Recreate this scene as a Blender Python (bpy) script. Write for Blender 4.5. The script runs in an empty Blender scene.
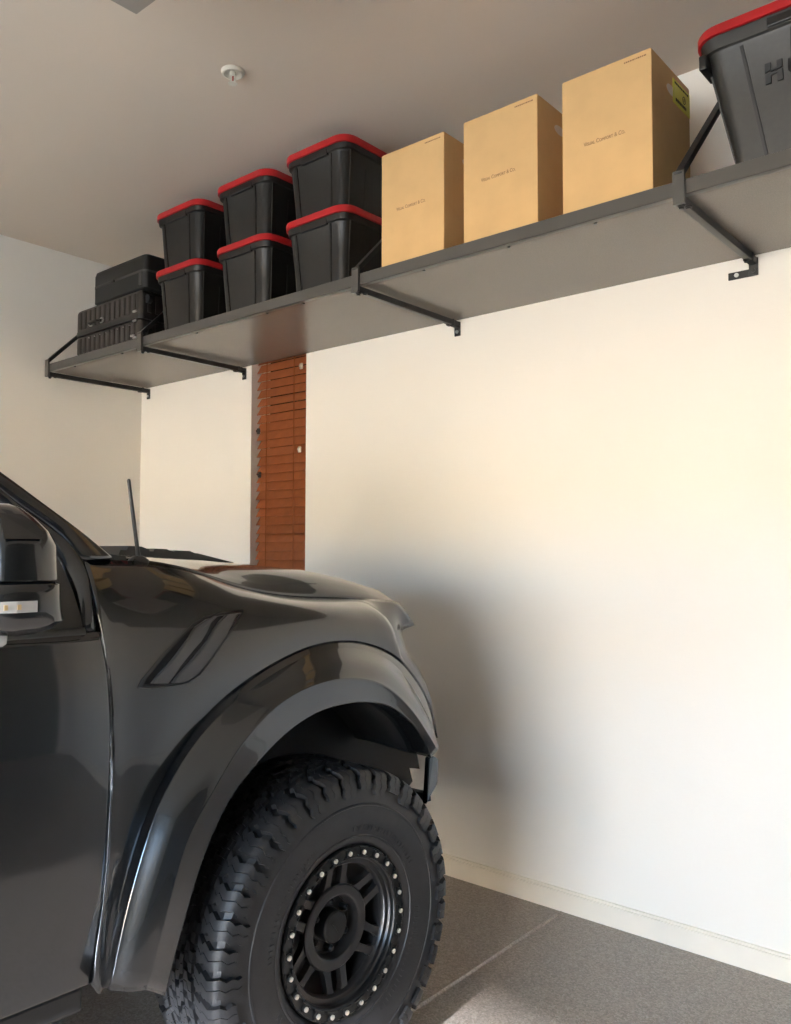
import bpy, bmesh, math, random
from mathutils import Vector, Matrix
random.seed(7)
PI = math.pi
C = bpy.context.scene.collection
sc = bpy.context.scene

# ------------------------------------------------------------------ materials
def mat(name, col, rough=.5, metal=0., coat=0., spec=.5, noise=None, bump=None, alpha=None):
    """noise=(scale, amount, detail) varies the colour; bump=(scale, strength, distance)."""
    m = bpy.data.materials.new(name); m.use_nodes = True
    nt = m.node_tree; b = nt.nodes['Principled BSDF']
    b.inputs['Base Color'].default_value = (*col, 1)
    b.inputs['Roughness'].default_value = rough
    b.inputs['Metallic'].default_value = metal
    b.inputs['Coat Weight'].default_value = coat
    b.inputs['Coat Roughness'].default_value = .04
    b.inputs['Specular IOR Level'].default_value = spec
    tc = nt.nodes.new('ShaderNodeTexCoord')
    if noise:
        n = nt.nodes.new('ShaderNodeTexNoise'); n.inputs['Scale'].default_value = noise[0]
        n.inputs['Detail'].default_value = noise[2] if len(noise) > 2 else 3
        nt.links.new(tc.outputs['Object'], n.inputs['Vector'])
        r = nt.nodes.new('ShaderNodeValToRGB')
        a = noise[1]
        r.color_ramp.elements[0].position = .3; r.color_ramp.elements[1].position = .7
        r.color_ramp.elements[0].color = (*[max(0, c*(1-a)) for c in col], 1)
        r.color_ramp.elements[1].color = (*[min(1, c*(1+a)) for c in col], 1)
        nt.links.new(n.outputs['Fac'], r.inputs['Fac']); nt.links.new(r.outputs['Color'], b.inputs['Base Color'])
    if bump:
        n2 = nt.nodes.new('ShaderNodeTexNoise'); n2.inputs['Scale'].default_value = bump[0]
        nt.links.new(tc.outputs['Object'], n2.inputs['Vector'])
        bp = nt.nodes.new('ShaderNodeBump'); bp.inputs['Strength'].default_value = bump[1]
        bp.inputs['Distance'].default_value = bump[2]
        nt.links.new(n2.outputs['Fac'], bp.inputs['Height']); nt.links.new(bp.outputs['Normal'], b.inputs['Normal'])
    return m

M = {}
M['wall'] = mat('wall_paint', (.82, .795, .745), .72, noise=(1.4, .015), bump=(70, .10, .004))
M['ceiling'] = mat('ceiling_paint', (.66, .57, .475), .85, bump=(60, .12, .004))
M['trim'] = mat('trim_paint', (.80, .76, .68), .38, noise=(6, .03))
M['shelf'] = mat('shelf_laminate', (.185, .165, .14), .27, noise=(220, .10), bump=(300, .05, .001))
M['edge'] = mat('shelf_edge', (.070, .066, .060), .35)
M['bracket'] = mat('black_steel', (.022, .022, .022), .38, metal=.3)
M['zinc'] = mat('zinc_steel', (.6, .6, .58), .3, metal=1)
M['plastic'] = mat('black_plastic', (.0125, .0115, .010), .42, spec=.4, noise=(60, .12), bump=(250, .12, .001))
M['plastic_light'] = mat('paler_black_plastic', (.026, .025, .022), .45, noise=(60, .12), bump=(250, .12, .001))  # black plastic in a slightly paler tone, for the big tote
M['plastic_mark'] = mat('dark_moulded_mark', (.006, .006, .006), .5)
M['red'] = mat('red_plastic', (.40, .012, .015), .38, bump=(200, .05, .001))
M['card'] = mat('cardboard', (.60, .385, .17), .8, noise=(9, .05), bump=(120, .12, .001))
M['ink'] = mat('printed_ink', (.22, .12, .055), .8)
M['ink_black'] = mat('black_ink', (.03, .03, .01), .8)
M['yellow'] = mat('yellow_label', (.62, .60, .03), .45)
M['hole'] = mat('light_packing', (.62, .55, .47), .6)
M['case'] = mat('suitcase_shell', (.024, .020, .017), .38, bump=(180, .12, .001))
M['case_soft'] = mat('suitcase_fabric', (.006, .006, .0055), .55, bump=(400, .3, .001))
M['zip'] = mat('zip_tape', (.055, .052, .048), .45)
M['blind'] = mat('blind_wood', (.31, .094, .034), .42, noise=(18, .12, 5))
M['cord'] = mat('blind_cord', (.26, .085, .03), .7)
M['glass_dark'] = mat('dark_window_glass', (.03, .035, .04), .05)
M['paint'] = mat('truck_paint', (.043, .046, .049), .26, metal=.9, coat=1.0, noise=(900, .05))
M['trimblack'] = mat('black_trim', (.010, .010, .010), .42)
M['gloss'] = mat('gloss_black', (.012, .012, .012), .12, coat=.6)
M['vent'] = mat('vent_plastic', (.035, .036, .037), .33)
M['glass'] = mat('tinted_glass', (.020, .017, .014), .06)
M['rubber'] = mat('tire_rubber', (.0095, .0095, .0105), .52, noise=(40, .2), bump=(220, .15, .002))
M['rim'] = mat('rim_black', (.028, .027, .027), .30, metal=.35)
M['rimring'] = mat('ring_black', (.012, .012, .012), .28, metal=.4)
M['bolt'] = mat('bolt_steel', (.78, .74, .66), .28, metal=.9)
M['liner'] = mat('wheel_liner', (.006, .006, .006), .8)
M['lens'] = mat('clear_lens', (.42, .41, .40), .18, coat=1)
M['amber'] = mat('amber_diode', (.5, .36, .18), .3)
M['disc'] = mat('brake_disc', (.10, .10, .10), .35, metal=.9)
M['white'] = mat('white_enamel', (.68, .65, .56), .35)
M['glassred'] = mat('red_bulb', (.30, .03, .01), .1, coat=1)
M['grey_box'] = mat('grey_cover', (.30, .265, .225), .6)
M['stucco'] = mat('stucco', (.72, .60, .46), .9)
M['dark_wall'] = mat('dark_panel', (.05, .045, .04), .6)
M['driveway'] = mat('driveway_concrete', (.46, .44, .41), .9, noise=(3, .08, 6))

def tinted_glass():
    m = bpy.data.materials.new('tinted_glass'); m.use_nodes = True
    nt = m.node_tree; nt.nodes.remove(nt.nodes['Principled BSDF'])
    tr = nt.nodes.new('ShaderNodeBsdfTransparent'); tr.inputs['Color'].default_value = (.94, .94, .91, 1)
    gl = nt.nodes.new('ShaderNodeBsdfGlossy'); gl.inputs['Roughness'].default_value = .03
    fr = nt.nodes.new('ShaderNodeFresnel'); fr.inputs['IOR'].default_value = 1.5
    mx = nt.nodes.new('ShaderNodeMixShader')
    nt.links.new(fr.outputs[0], mx.inputs[0]); nt.links.new(tr.outputs[0], mx.inputs[1]); nt.links.new(gl.outputs[0], mx.inputs[2])
    nt.links.new(mx.outputs[0], nt.nodes['Material Output'].inputs['Surface'])
    return m
M['glass'] = tinted_glass()
def floor_material():
    m = bpy.data.materials.new('epoxy_floor'); m.use_nodes = True
    nt = m.node_tree; b = nt.nodes['Principled BSDF']
    tc = nt.nodes.new('ShaderNodeTexCoord')
    v = nt.nodes.new('ShaderNodeTexVoronoi'); v.inputs['Scale'].default_value = 170
    n = nt.nodes.new('ShaderNodeTexNoise'); n.inputs['Scale'].default_value = 260; n.inputs['Detail'].default_value = 3
    n3 = nt.nodes.new('ShaderNodeTexNoise'); n3.inputs['Scale'].default_value = 2.2; n3.inputs['Detail'].default_value = 5
    for x in (v, n, n3): nt.links.new(tc.outputs['Object'], x.inputs['Vector'])
    r = nt.nodes.new('ShaderNodeValToRGB')
    e = r.color_ramp.elements
    e[0].position = .0; e[0].color = (.10, .080, .066, 1)
    e[1].position = 1.; e[1].color = (.50, .45, .40, 1)
    k = e.new(.45); k.color = (.25, .205, .17, 1)
    k = e.new(.7); k.color = (.31, .265, .225, 1)
    sep = nt.nodes.new('ShaderNodeSeparateColor'); nt.links.new(v.outputs['Color'], sep.inputs[0])
    mx = nt.nodes.new('ShaderNodeMath'); mx.operation = 'MULTIPLY_ADD'; mx.inputs[1].default_value = .55
    nt.links.new(sep.outputs[0], mx.inputs[0])
    m2 = nt.nodes.new('ShaderNodeMath'); m2.operation = 'MULTIPLY'; m2.inputs[1].default_value = .45
    nt.links.new(n.outputs['Fac'], m2.inputs[0]); nt.links.new(m2.outputs[0], mx.inputs[2])
    nt.links.new(mx.outputs[0], r.inputs['Fac'])
    mm = nt.nodes.new('ShaderNodeMix'); mm.data_type = 'RGBA'; mm.blend_type = 'MULTIPLY'; mm.inputs['Factor'].default_value = .35
    nt.links.new(r.outputs['Color'], mm.inputs['A']); nt.links.new(n3.outputs['Color'], mm.inputs['B'])
    nt.links.new(r.outputs['Color'], b.inputs['Base Color'])
    b.inputs['Roughness'].default_value = .29; b.inputs['Specular IOR Level'].default_value = .75
    bp = nt.nodes.new('ShaderNodeBump'); bp.inputs['Strength'].default_value = .35; bp.inputs['Distance'].default_value = .0015
    nt.links.new(n.outputs['Fac'], bp.inputs['Height']); nt.links.new(bp.outputs['Normal'], b.inputs['Normal'])
    return m
M['floor'] = floor_material()

# ------------------------------------------------------------------ mesh helpers
def obj(name, bm, m, parent=None, smooth=False, sharp=None):
    bmesh.ops.recalc_face_normals(bm, faces=bm.faces)
    me = bpy.data.meshes.new(name); bm.to_mesh(me); bm.free()
    o = bpy.data.objects.new(name, me); C.objects.link(o)
    for q in (m if isinstance(m, (list, tuple)) else [m]): me.materials.append(q)
    if smooth:
        me.polygons.foreach_set('use_smooth', [True]*len(me.polygons))
        if sharp is not None: me.set_sharp_from_angle(angle=math.radians(sharp))
    if parent is not None: o.parent = parent
    return o

def tag(o, label, cat, group=None):
    o['label'] = label; o['category'] = cat
    if group: o['group'] = group
    return o

def thing(name, label, cat, loc=(0, 0, 0), rz=0, group=None):
    o = bpy.data.objects.new(name, None); C.objects.link(o)
    o.empty_display_size = .1
    o.location = loc; o.rotation_euler = (0, 0, rz)
    return tag(o, label, cat, group)

def struct(name, bm, m, **k):
    o = obj(name, bm, m, **k)
    if o.parent is None: o['kind'] = 'structure'
    return o

def box(bm, x0, x1, y0, y1, z0, z1, bev=0, seg=2, mi=0):
    vs = [bm.verts.new((x, y, z)) for x in (x0, x1) for y in (y0, y1) for z in (z0, z1)]
    idx = [(0, 1, 3, 2), (4, 6, 7, 5), (0, 4, 5, 1), (2, 3, 7, 6), (0, 2, 6, 4), (1, 5, 7, 3)]
    fs = [bm.faces.new([vs[i] for i in f]) for f in idx]
    for f in fs: f.material_index = mi
    if bev:
        es = list({e for f in fs for e in f.edges})
        bmesh.ops.bevel(bm, geom=es, offset=bev, segments=seg, affect='EDGES', profile=.5)
    return vs

def mk(*a, **k):
    bm = bmesh.new(); box(bm, *a, **k); return bm

def bar(bm, a, b, w, h, up=(0, 0, 1), bev=0):
    """rectangular bar from a to b; w across, h along 'up'."""
    a = Vector(a); b = Vector(b); d = (b-a).normalized(); up = Vector(up)
    s = d.cross(up).normalized(); u = s.cross(d).normalized()
    vs = [bm.verts.new(p + s*i*w/2 + u*j*h/2) for p in (a, b) for i in (-1, 1) for j in (-1, 1)]
    idx = [(0, 1, 3, 2), (4, 6, 7, 5), (0, 4, 5, 1), (2, 3, 7, 6), (0, 2, 6, 4), (1, 5, 7, 3)]
    fs = [bm.faces.new([vs[i] for i in f]) for f in idx]
    if bev: bmesh.ops.bevel(bm, geom=list({e for f in fs for e in f.edges}), offset=bev, segments=2, affect='EDGES', profile=.5)

def cyl(bm, a, b, r0, r1=None, n=20, caps=True):
    r1 = r0 if r1 is None else r1
    a = Vector(a); b = Vector(b); d = (b-a).normalized()
    s = d.orthogonal().normalized(); t = d.cross(s)
    A = [bm.verts.new(a + (s*math.cos(2*PI*i/n) + t*math.sin(2*PI*i/n))*r0) for i in range(n)]
    B = [bm.verts.new(b + (s*math.cos(2*PI*i/n) + t*math.sin(2*PI*i/n))*r1) for i in range(n)]
    for i in range(n): bm.faces.new([A[i], A[(i+1) % n], B[(i+1) % n], B[i]])
    if caps: bm.faces.new(A); bm.faces.new(B)

def lathe_x(bm, prof, cx=0, cy=0, cz=0, n=96, closed=False):
    """revolve (x, r) profile about an axis parallel to x through (cy, cz)."""
    rings = []
    for (x, r) in prof:
        rings.append([bm.verts.new((cx+x, cy+r*math.cos(2*PI*i/n), cz+r*math.sin(2*PI*i/n))) for i in range(n)])
    m = len(rings)
    for j in range(m if closed else m-1):
        A, B = rings[j], rings[(j+1) % m]
        for i in range(n): bm.faces.new([A[i], A[(i+1) % n], B[(i+1) % n], B[i]])
    return rings

def lathe_z(bm, prof, cx, cy, n=40):
    rings = [[bm.verts.new((cx+r*math.cos(2*PI*i/n), cy+r*math.sin(2*PI*i/n), z)) for i in range(n)] for (r, z) in prof]
    for A, B in zip(rings, rings[1:]):
        for i in range(n): bm.faces.new([A[i], A[(i+1) % n], B[(i+1) % n], B[i]])
    return rings

def prism(bm, pts, d, cap=True):
    """extrude closed 3-D polygon by vector d."""
    d = Vector(d)
    A = [bm.verts.new(Vector(p)) for p in pts]; B = [bm.verts.new(Vector(p)+d) for p in pts]
    n = len(A)
    for i in range(n): bm.faces.new([A[i], A[(i+1) % n], B[(i+1) % n], B[i]])
    if cap: bm.faces.new(A); bm.faces.new(B)

def cr(p0, p1, p2, p3, t):
    return .5*((2*p1) + (p2-p0)*t + (2*p0-5*p1+4*p2-p3)*t*t + (3*p1-p0-3*p2+p3)*t*t*t)

def spline(pts, k):
    P = [Vector(p) for p in pts]; n = len(P); out = []
    for i in range(n-1):
        a = P[i-1] if i > 0 else P[0]*2-P[1]; d = P[i+2] if i+2 < n else P[-1]*2-P[-2]
        for j in range(k): out.append(cr(a, P[i], P[i+1], d, j/k))
    out.append(P[-1]); return out

def grid(bm, rows, ku=4, kv=4):
    R = [spline(r, ku) for r in rows]
    cols = [spline([r[i] for r in R], kv) for i in range(len(R[0]))]
    V = [[bm.verts.new(p) for p in c] for c in cols]
    for a, b in zip(V, V[1:]):
        for j in range(len(a)-1):
            try: bm.faces.new([a[j], b[j], b[j+1], a[j+1]])
            except ValueError: pass
    return V

def shell(name, rows, m, parent, t=.008, ku=4, kv=4, off=-1, sharp=None):
    bm = bmesh.new(); grid(bm, rows, ku, kv)
    bmesh.ops.remove_doubles(bm, verts=bm.verts, dist=1e-5)
    o = obj(name, bm, m, parent, smooth=True, sharp=sharp)
    # outward side must point to +x (right) for the right-hand panels
    s = o.modifiers.new('s', 'SOLIDIFY'); s.thickness = t; s.offset = 0
    return o

def text(name, s, size, loc, rot, m, parent, ext=.0006, small=False, align='CENTER', sx=1, shear=0, bold=0):
    cu = bpy.data.curves.new(name, 'FONT'); cu.body = s; cu.size = size; cu.extrude = ext
    cu.align_x = align; cu.align_y = 'CENTER'; cu.shear = shear
    if small:
        cu.small_caps_scale = .78
        for i in range(len(s)): cu.body_format[i].use_small_caps = True
    cu.offset = bold
    if bold: cu.space_character = 1.12
    cu.materials.append(m)
    tmp = bpy.data.objects.new(name, cu); me = bpy.data.meshes.new_from_object(tmp); me.name = name; bpy.data.objects.remove(tmp)
    if not me.materials: me.materials.append(m)
    o = bpy.data.objects.new(name, me); C.objects.link(o)
    o.location = loc; o.rotation_euler = rot; o.scale = (sx, 1, 1)
    o.parent = parent
    return o

def mirror_all(rows, c=-2.14):
    return [[(c-p[0], p[1], p[2]) for p in r] for r in rows]

SKY, SUN, EXPO, SUNC, SKYC, GLINT, ELEV, SAZ = 10.5, 32.0, 1.9, (1.0, .91, .79), (.42, .68, 1.0, 1), 8.0, 42, -15
EXTY, EXTZ = -24, 3.9

XL, XR, YB, YF, ZC = -5.12, 3.6, 3.278, -3.6, 3.49
T = .15
# floor with a shallow saw-cut joint running to the back wall at x = -1.826
bm = bmesh.new()
prof = [(XL-T, 0), (-1.836, 0), (-1.831, .0025), (-1.826, -.004), (-1.821, -.006), (-1.815, 0), (XR+T, 0), (XR+T, -.2), (XL-T, -.2)]
prism(bm, [(x, YF, z) for x, z in prof], (0, YB+T-YF, 0))
struct('floor', bm, M['floor'])
struct('driveway', mk(-60, 60, -34, YF-.001, -.22, -.01), M['driveway'])
struct('exterior_wall', mk(-60, 60, EXTY-.3, EXTY, -.2, EXTZ), M['stucco'])
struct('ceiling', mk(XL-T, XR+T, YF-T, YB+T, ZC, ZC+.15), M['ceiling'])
# back wall with the window opening
WX0, WX1, WZ0, WZ1 = -3.934, -3.454, .95, 2.86
bm = bmesh.new()
box(bm, XL-T, WX0, YB, YB+T, 0, ZC); box(bm, WX1, XR+T, YB, YB+T, 0, ZC)
box(bm, WX0, WX1, YB, YB+T, 0, WZ0); box(bm, WX0, WX1, YB, YB+T, WZ1, ZC)
bmesh.ops.remove_doubles(bm, verts=bm.verts, dist=1e-5)
struct('wall_back', bm, M['wall'])
struct('wall_left', mk(XL-T, XL, YF-T, YB, 0, ZC), M['wall'])
struct('wall_right', mk(XR, XR+T, YF-T, YB, 0, ZC), M['dark_wall'])
DX0, DX1, DZ = -4.75, .95, 2.36
bm = bmesh.new()
box(bm, XL, DX0, YF-T, YF, 0, ZC); box(bm, DX1, XR, YF-T, YF, 0, ZC); box(bm, DX0, DX1, YF-T, YF, DZ, ZC)
bmesh.ops.remove_doubles(bm, verts=bm.verts, dist=1e-5)
struct('wall_front', bm, M['wall'])
bm = bmesh.new()
prism(bm, [(XL, YB, 0), (XL, YB-.014, 0), (XL, YB-.014, .082), (XL, YB-.006, .083), (XL, YB-.006, .088), (XL, YB-.013, .089), (XL, YB-.010, .094), (XL, YB, .095)], (XR-XL, 0, 0))
struct('baseboard_back', bm, M['trim'])
bm = bmesh.new(); box(bm, XL, XL+.014, YF, YB-.014, 0, .091); struct('baseboard_left', bm, M['trim'])
# window behind the blind
bm = bmesh.new()
for a in ((WX0, WX0+.035, WZ0, WZ1), (WX1-.035, WX1, WZ0, WZ1), (WX0+.035, WX1-.035, WZ0, WZ0+.035), (WX0+.035, WX1-.035, WZ1-.035, WZ1)):
    box(bm, a[0], a[1], YB+.105, YB+.145, a[2], a[3], bev=.004)
wf = struct('window_1', bm, M['white'])
wp = obj('opaque_pane', mk(WX0+.035, WX1-.035, YB+.12, YB+.13, WZ0+.035, WZ1-.035), M['glass_dark'], wf)  # opaque sheet added to keep sky light from leaking between the slats

# ------------------------------------------------------------------ window blind
bl = thing('window_blind', 'reddish brown wooden slat blind closed inside the narrow window recess', 'window blind', (-3.694, YB+.05, WZ0+.01))
ox, oy, oz = bl.location
bx0, bx1 = -.226, .228
bm = bmesh.new(); z = .05; i = 0
while z < WZ1-WZ0-.08:
    w = .0325; a = math.radians(58 + random.uniform(-3, 3)); jx = random.uniform(-.006, .006)
    p = [(-math.cos(a)*w, -math.sin(a)*w), (math.cos(a)*w, math.sin(a)*w)]
    # lower edge leans into the room
    y0, z0, y1, z1 = p[0][0], z+p[0][1], p[1][0], z+p[1][1]
    n = Vector((0, -(z1-z0), y1-y0)).normalized()*.0016
    prism(bm, [(bx0+jx, y0+n.y, z0+n.z), (bx0+jx, y1+n.y, z1+n.z), (bx0+jx, y1-n.y, z1-n.z), (bx0+jx, y0-n.y, z0-n.z)], (bx1-bx0-abs(jx), 0, 0))
    z += .0515; i += 1
obj('slats', bm, M['blind'], bl)
obj('headrail', mk(bx0, bx1, -.03, .03, WZ1-WZ0-.075, WZ1-WZ0-.012, bev=.003), M['blind'], bl)
obj('bottom_rail', mk(bx0, bx1, -.02, .02, .001, .022, bev=.003), M['blind'], bl)
for x in (-.135, .105):
    bm = bmesh.new(); bar(bm, (x, -.019, .02), (x, -.019, WZ1-WZ0-.07), .006, .002, up=(0, 1, 0)); obj('ladder_cord', bm, M['cord'], bl)
for (x, z) in ((-.20, 2.274-.96), (-.186, 2.009-.96), (.175, 2.62-.96), (.165, 2.135-.96)):
    bm = bmesh.new(); box(bm, x-.011, x+.011, -.034, -.022, z-.018, z+.018, bev=.004); cyl(bm, (x, -.034, z), (x, -.042, z), .007, n=10)
    obj('holding_clip', bm, M['trimblack'] if x < 0 else M['zinc'], bl)

# ------------------------------------------------------------------ shelf
SX0, SX1, SY0, SZ0, SZ1 = -5.055, 1.60, 2.556, 2.675, 2.722
sh = thing('wall_shelf', 'long dark grey shelf of joined boards hung high on the back wall', 'shelf', (-1.75, YB, SZ0))
seams = [SX0, -4.0, -2.383, -.99, .45, SX1]
for a, b in zip(seams, seams[1:]):
    obj('shelf_board', mk(a+.001+1.75, b-.001+1.75, SY0+.004-YB, -.001, .004, SZ1-SZ0, bev=.0015), M['shelf'], sh)
    bm = bmesh.new(); prism(bm, [(a+.001+1.75, SY0-YB, -.002), (a+.001+1.75, SY0-.004-YB, 0), (a+.001+1.75, SY0-.004-YB, SZ1-SZ0-.001), (a+.001+1.75, SY0-YB, SZ1-SZ0+.001),
               (a+.001+1.75, SY0+.004-YB, SZ1-SZ0+.001), (a+.001+1.75, SY0+.004-YB, .004), (a+.001+1.75, SY0+.022-YB, .004), (a+.001+1.75, SY0+.022-YB, -.002)], (b-a-.002, 0, 0))
    obj('front_edging', bm, M['edge'], sh)
for x in (-4.78, -4.25, -3.55, -3.0, -2.75, -2.05, -1.65, -1.3, -.4, .1):
    bm = bmesh.new(); cyl(bm, (x+1.75, SY0+.034-YB, .005), (x+1.75, SY0+.034-YB, -.004), .006, n=8); obj('screw', bm, M['bracket'], sh)

def bracket(X, side, lab):
    """steel angle bracket: arm under the shelf, upright round the front edge, brace back up to the wall."""
    t = thing('shelf_bracket', lab, 'shelf bracket', (X, YB, SZ0), group='steel brackets holding the long shelf')
    yf = SY0-YB-.012
    bm = bmesh.new(); box(bm, -.013, .013, yf+.012, -.05, -.031, -.005, bev=.002); obj('arm', bm, M['bracket'], t)
    bm = bmesh.new()
    prism(bm, [(-.019, yf-.006, -.034), (-.019, yf-.006, .070), (-.019, yf, .076), (-.019, yf+.0055, .070), (-.019, yf+.0055, -.034)], (.038, 0, 0))
    obj('front_upright', bm, M['edge'], t)
    bm = bmesh.new(); bar(bm, (0, yf-.002, .058), (0, -.012, .058+abs(yf)-.012), .026, .020, bev=.002); obj('diagonal_brace', bm, M['bracket'], t)
    bm = bmesh.new(); box(bm, -.02, .02, -.008, -.0005, .058+abs(yf)-.07, .058+abs(yf)+.05, bev=.002); obj('upper_wall_plate', bm, M['bracket'], t)
    bm = bmesh.new()
    box(bm, -.017, .017, -.062, -.052, -.036, -.003, bev=.002); box(bm, -.0135, .0135, -.053, -.006, -.034, -.006, bev=.002)
    box(bm, -.017, .017, -.008, -.0005, -.075, -.006, bev=.002)
    if side: box(bm, -.095, -.012, -.006, -.0005, -.075, -.046, bev=.002)
    f = obj('wall_foot', bm, M['bracket'], t)
    for p in ([(0, -.055)] + ([(-.062, -.061)] if side else [])):
        bm = bmesh.new(); cyl(bm, (p[0], -.008, p[1]), (p[0], -.013, p[1]), .0085, n=8); obj('screw', bm, M['zinc'] if not side or p[0] < 0 else M['bracket'], f)
    for (x, y, z0, z1) in ((.012, yf+.045, -.031, -.038), (.0, yf+.018, -.034, -.044), (-.004, -.075, -.031, -.038)):
        bm = bmesh.new(); cyl(bm, (x, y, z0), (x, y, z1), .008, n=8); cyl(bm, (x, y, z0+.002), (x, y, z0-.003), .012, n=14); obj('bolt', bm, M['bracket'], t)
bracket(-5.03, 0, 'black steel bracket at the far end of the shelf, beside the side wall')
bracket(-4.0, 0, 'black steel shelf bracket between the suitcases and the first black totes')
bracket(-2.383, 0, 'black steel shelf bracket between the black totes and the cardboard boxes')
bracket(-.99, 1, 'black steel shelf bracket beside the tallest cardboard box, with a sideways wall tab')

# ------------------------------------------------------------------ storage totes
def rrect(w, d, r, z, n=7):
    pts = []
    for cx, cy, a0 in ((w/2-r, d/2-r, 0), (-w/2+r, d/2-r, 90), (-w/2+r, -d/2+r, 180), (w/2-r, -d/2+r, 270)):
        for i in range(n+1):
            a = math.radians(a0+90*i/n); pts.append((cx+r*math.cos(a), cy+r*math.sin(a), z))
    return pts
def loft(bm, rings, cap0=True, cap1=True):
    V = [[bm.verts.new(p) for p in r] for r in rings]; n = len(V[0])
    for A, B in zip(V, V[1:]):
        for i in range(n): bm.faces.new([A[i], A[(i+1) % n], B[(i+1) % n], B[i]])
    if cap0: bm.faces.new(V[0])
    if cap1: bm.faces.new(V[-1])

def tote(w, d, h, label, loc, group, wb, db, rl, text_on=False):
    """tapered box with a rounded-corner clip-on lid; w,d = lid size, wb,db = foot size."""
    t = thing('storage_tote', label, 'storage tote', loc, group=group)
    k = .87 if not text_on else .84
    wt, dt = w-.045, d-.045                       # body just under the lid
    bm = bmesh.new()
    def sec(f, e=0):
        return rrect(wb+(wt-wb)*f+e, db+(dt-db)*f+e, .035+(rl-.02-.035)*f, f*(h-.03))
    loft(bm, [rrect(wb-.02, db-.02, .03, 0), sec(.02), sec(.5), sec(.88), sec(.9, .006), sec(.91, .02), sec(.96, .022), sec(1, .022)])
    # moulded ribs down the front and the sides
    H = h-.03
    def wx(f): return (wb+(wt-wb)*f)/2
    def dy(f): return (db+(dt-db)*f)/2
    def rib(fx, f0, f1, rw, e=.004):
        for sgn in (-1, 1):
            a = (fx*wx(f0), sgn*(dy(f0)+e*.2), f0*H); b = (fx*wx(f1), sgn*(dy(f1)+e*.2), f1*H)
            bar(bm, a, b, rw, e*2, up=(0, 1, 0))
    def sib(fy, f0, f1, rw, e=.004):
        for sgn in (-1, 1):
            a = (sgn*(wx(f0)+e*.2), fy*dy(f0), f0*H); b = (sgn*(wx(f1)+e*.2), fy*dy(f1), f1*H)
            bar(bm, a, b, rw, e*2, up=(1, 0, 0))
    if not text_on:
        rib(-.66, .06, .9, .006); rib(.52, .06, .9, .006); rib(-.70, .06, .9, .003, .003); rib(.55, .06, .9, .003, .003)
        sib(-.86, .02, .9, .008); sib(-.45, .08, .72, .010); sib(.45, .08, .72, .010); sib(.8, .02, .9, .008)
    else:
        sib(-.8, .02, .9, .01); sib(.8, .02, .9, .01)
    obj('body', bm, M['plastic_light'] if text_on else M['plastic'], t, smooth=True, sharp=32)
    if text_on:
        for fx, rw in ((-.64, .010), (-.36, .013), (.36, .013), (.64, .010)):
            bm = bmesh.new(); bar(bm, (fx*wx(.02), -dy(.02)-.001, .02*H), ((fx-.12*(1 if fx > 0 else -1) if abs(fx) < .5 else fx*1.04)*wx(.88), -dy(.88)-.001, .88*H), rw, .005, up=(0, 1, 0))
            obj('groove_shade_bar', bm, M['plastic_mark'], t)  # raised bars; the shade of the grooves is put into their dark colour
        for cx in (-wt/2+.01, wt/2-.01):
            bm = bmesh.new(); box(bm, cx-.012, cx+.012, -dt/2-.004, -dt/2+.10, H*.80, H*.905, bev=.004)
            obj('corner_gusset', bm, M['plastic'], t)
    # lid
    bm = bmesh.new()
    z1 = h
    loft(bm, [rrect(w-.016, d-.016, rl-.004, z1-.033), rrect(w, d, rl, z1-.031), rrect(w+.001, d+.001, rl, z1-.008), rrect(w-.006, d-.006, rl-.003, z1-.001),
              rrect(w-.016, d-.016, rl-.006, z1), rrect(w-.05, d-.05, rl-.02, z1), rrect(w-.056, d-.056, rl-.022, z1-.030)], cap0=False)
    lid = obj('lid', bm, M['red'], t, smooth=True, sharp=40)
    # black latch handles under the lid, front and back
    for sgn in (-1, 1):
        bm = bmesh.new()
        y = sgn*(dt/2+.012)
        box(bm, -w*.2, w*.2, min(y, y-sgn*.02), max(y, y-sgn*.02), h-.066, h-.037, bev=.004)
        obj('latch', bm, M['plastic'], t)
    return t

def copy_tree(o, loc, label=None):
    r = o.copy(); C.objects.link(r); r.location = loc
    if label: r['label'] = label
    for ch in list(o.children):
        c = ch.copy(); C.objects.link(c); c.parent = r
        for g in list(ch.children):
            d = g.copy(); C.objects.link(d); d.parent = c
    return r
G = 'small black totes stacked on the shelf'
ZS = SZ1+.001
W_, D_ = .425, .56
yc = 2.573+D_/2
tz = ZS+.3475+.0005
low = tote(W_, D_, .3475, 'small black tote with red lid beside the suitcases, under another tote', (-3.737, yc, ZS), G, .318, .47, .075)
up = tote(W_, D_, .316, 'small black tote with red lid, upper of the pair beside the suitcases', (-3.737, yc, tz), G, .325, .475, .075)
copy_tree(low, (-3.203, yc, ZS), 'small black tote with red lid, lower one of the middle pair')
copy_tree(up, (-3.203, yc, tz), 'small black tote with red lid, upper one of the middle pair')
copy_tree(low, (-2.686, yc, ZS), 'small black tote with red lid beside the cardboard boxes, under another tote')
copy_tree(up, (-2.686, yc, tz), 'small black tote with red lid, upper of the pair beside the cardboard boxes')

bt = tote(.76, .60, .470, 'large black tote with red lid and cut-off lettering beyond the last bracket', (-.580, 2.573+.30, ZS), 'big', .53, .44, .085, True)
del bt['group']
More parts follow.
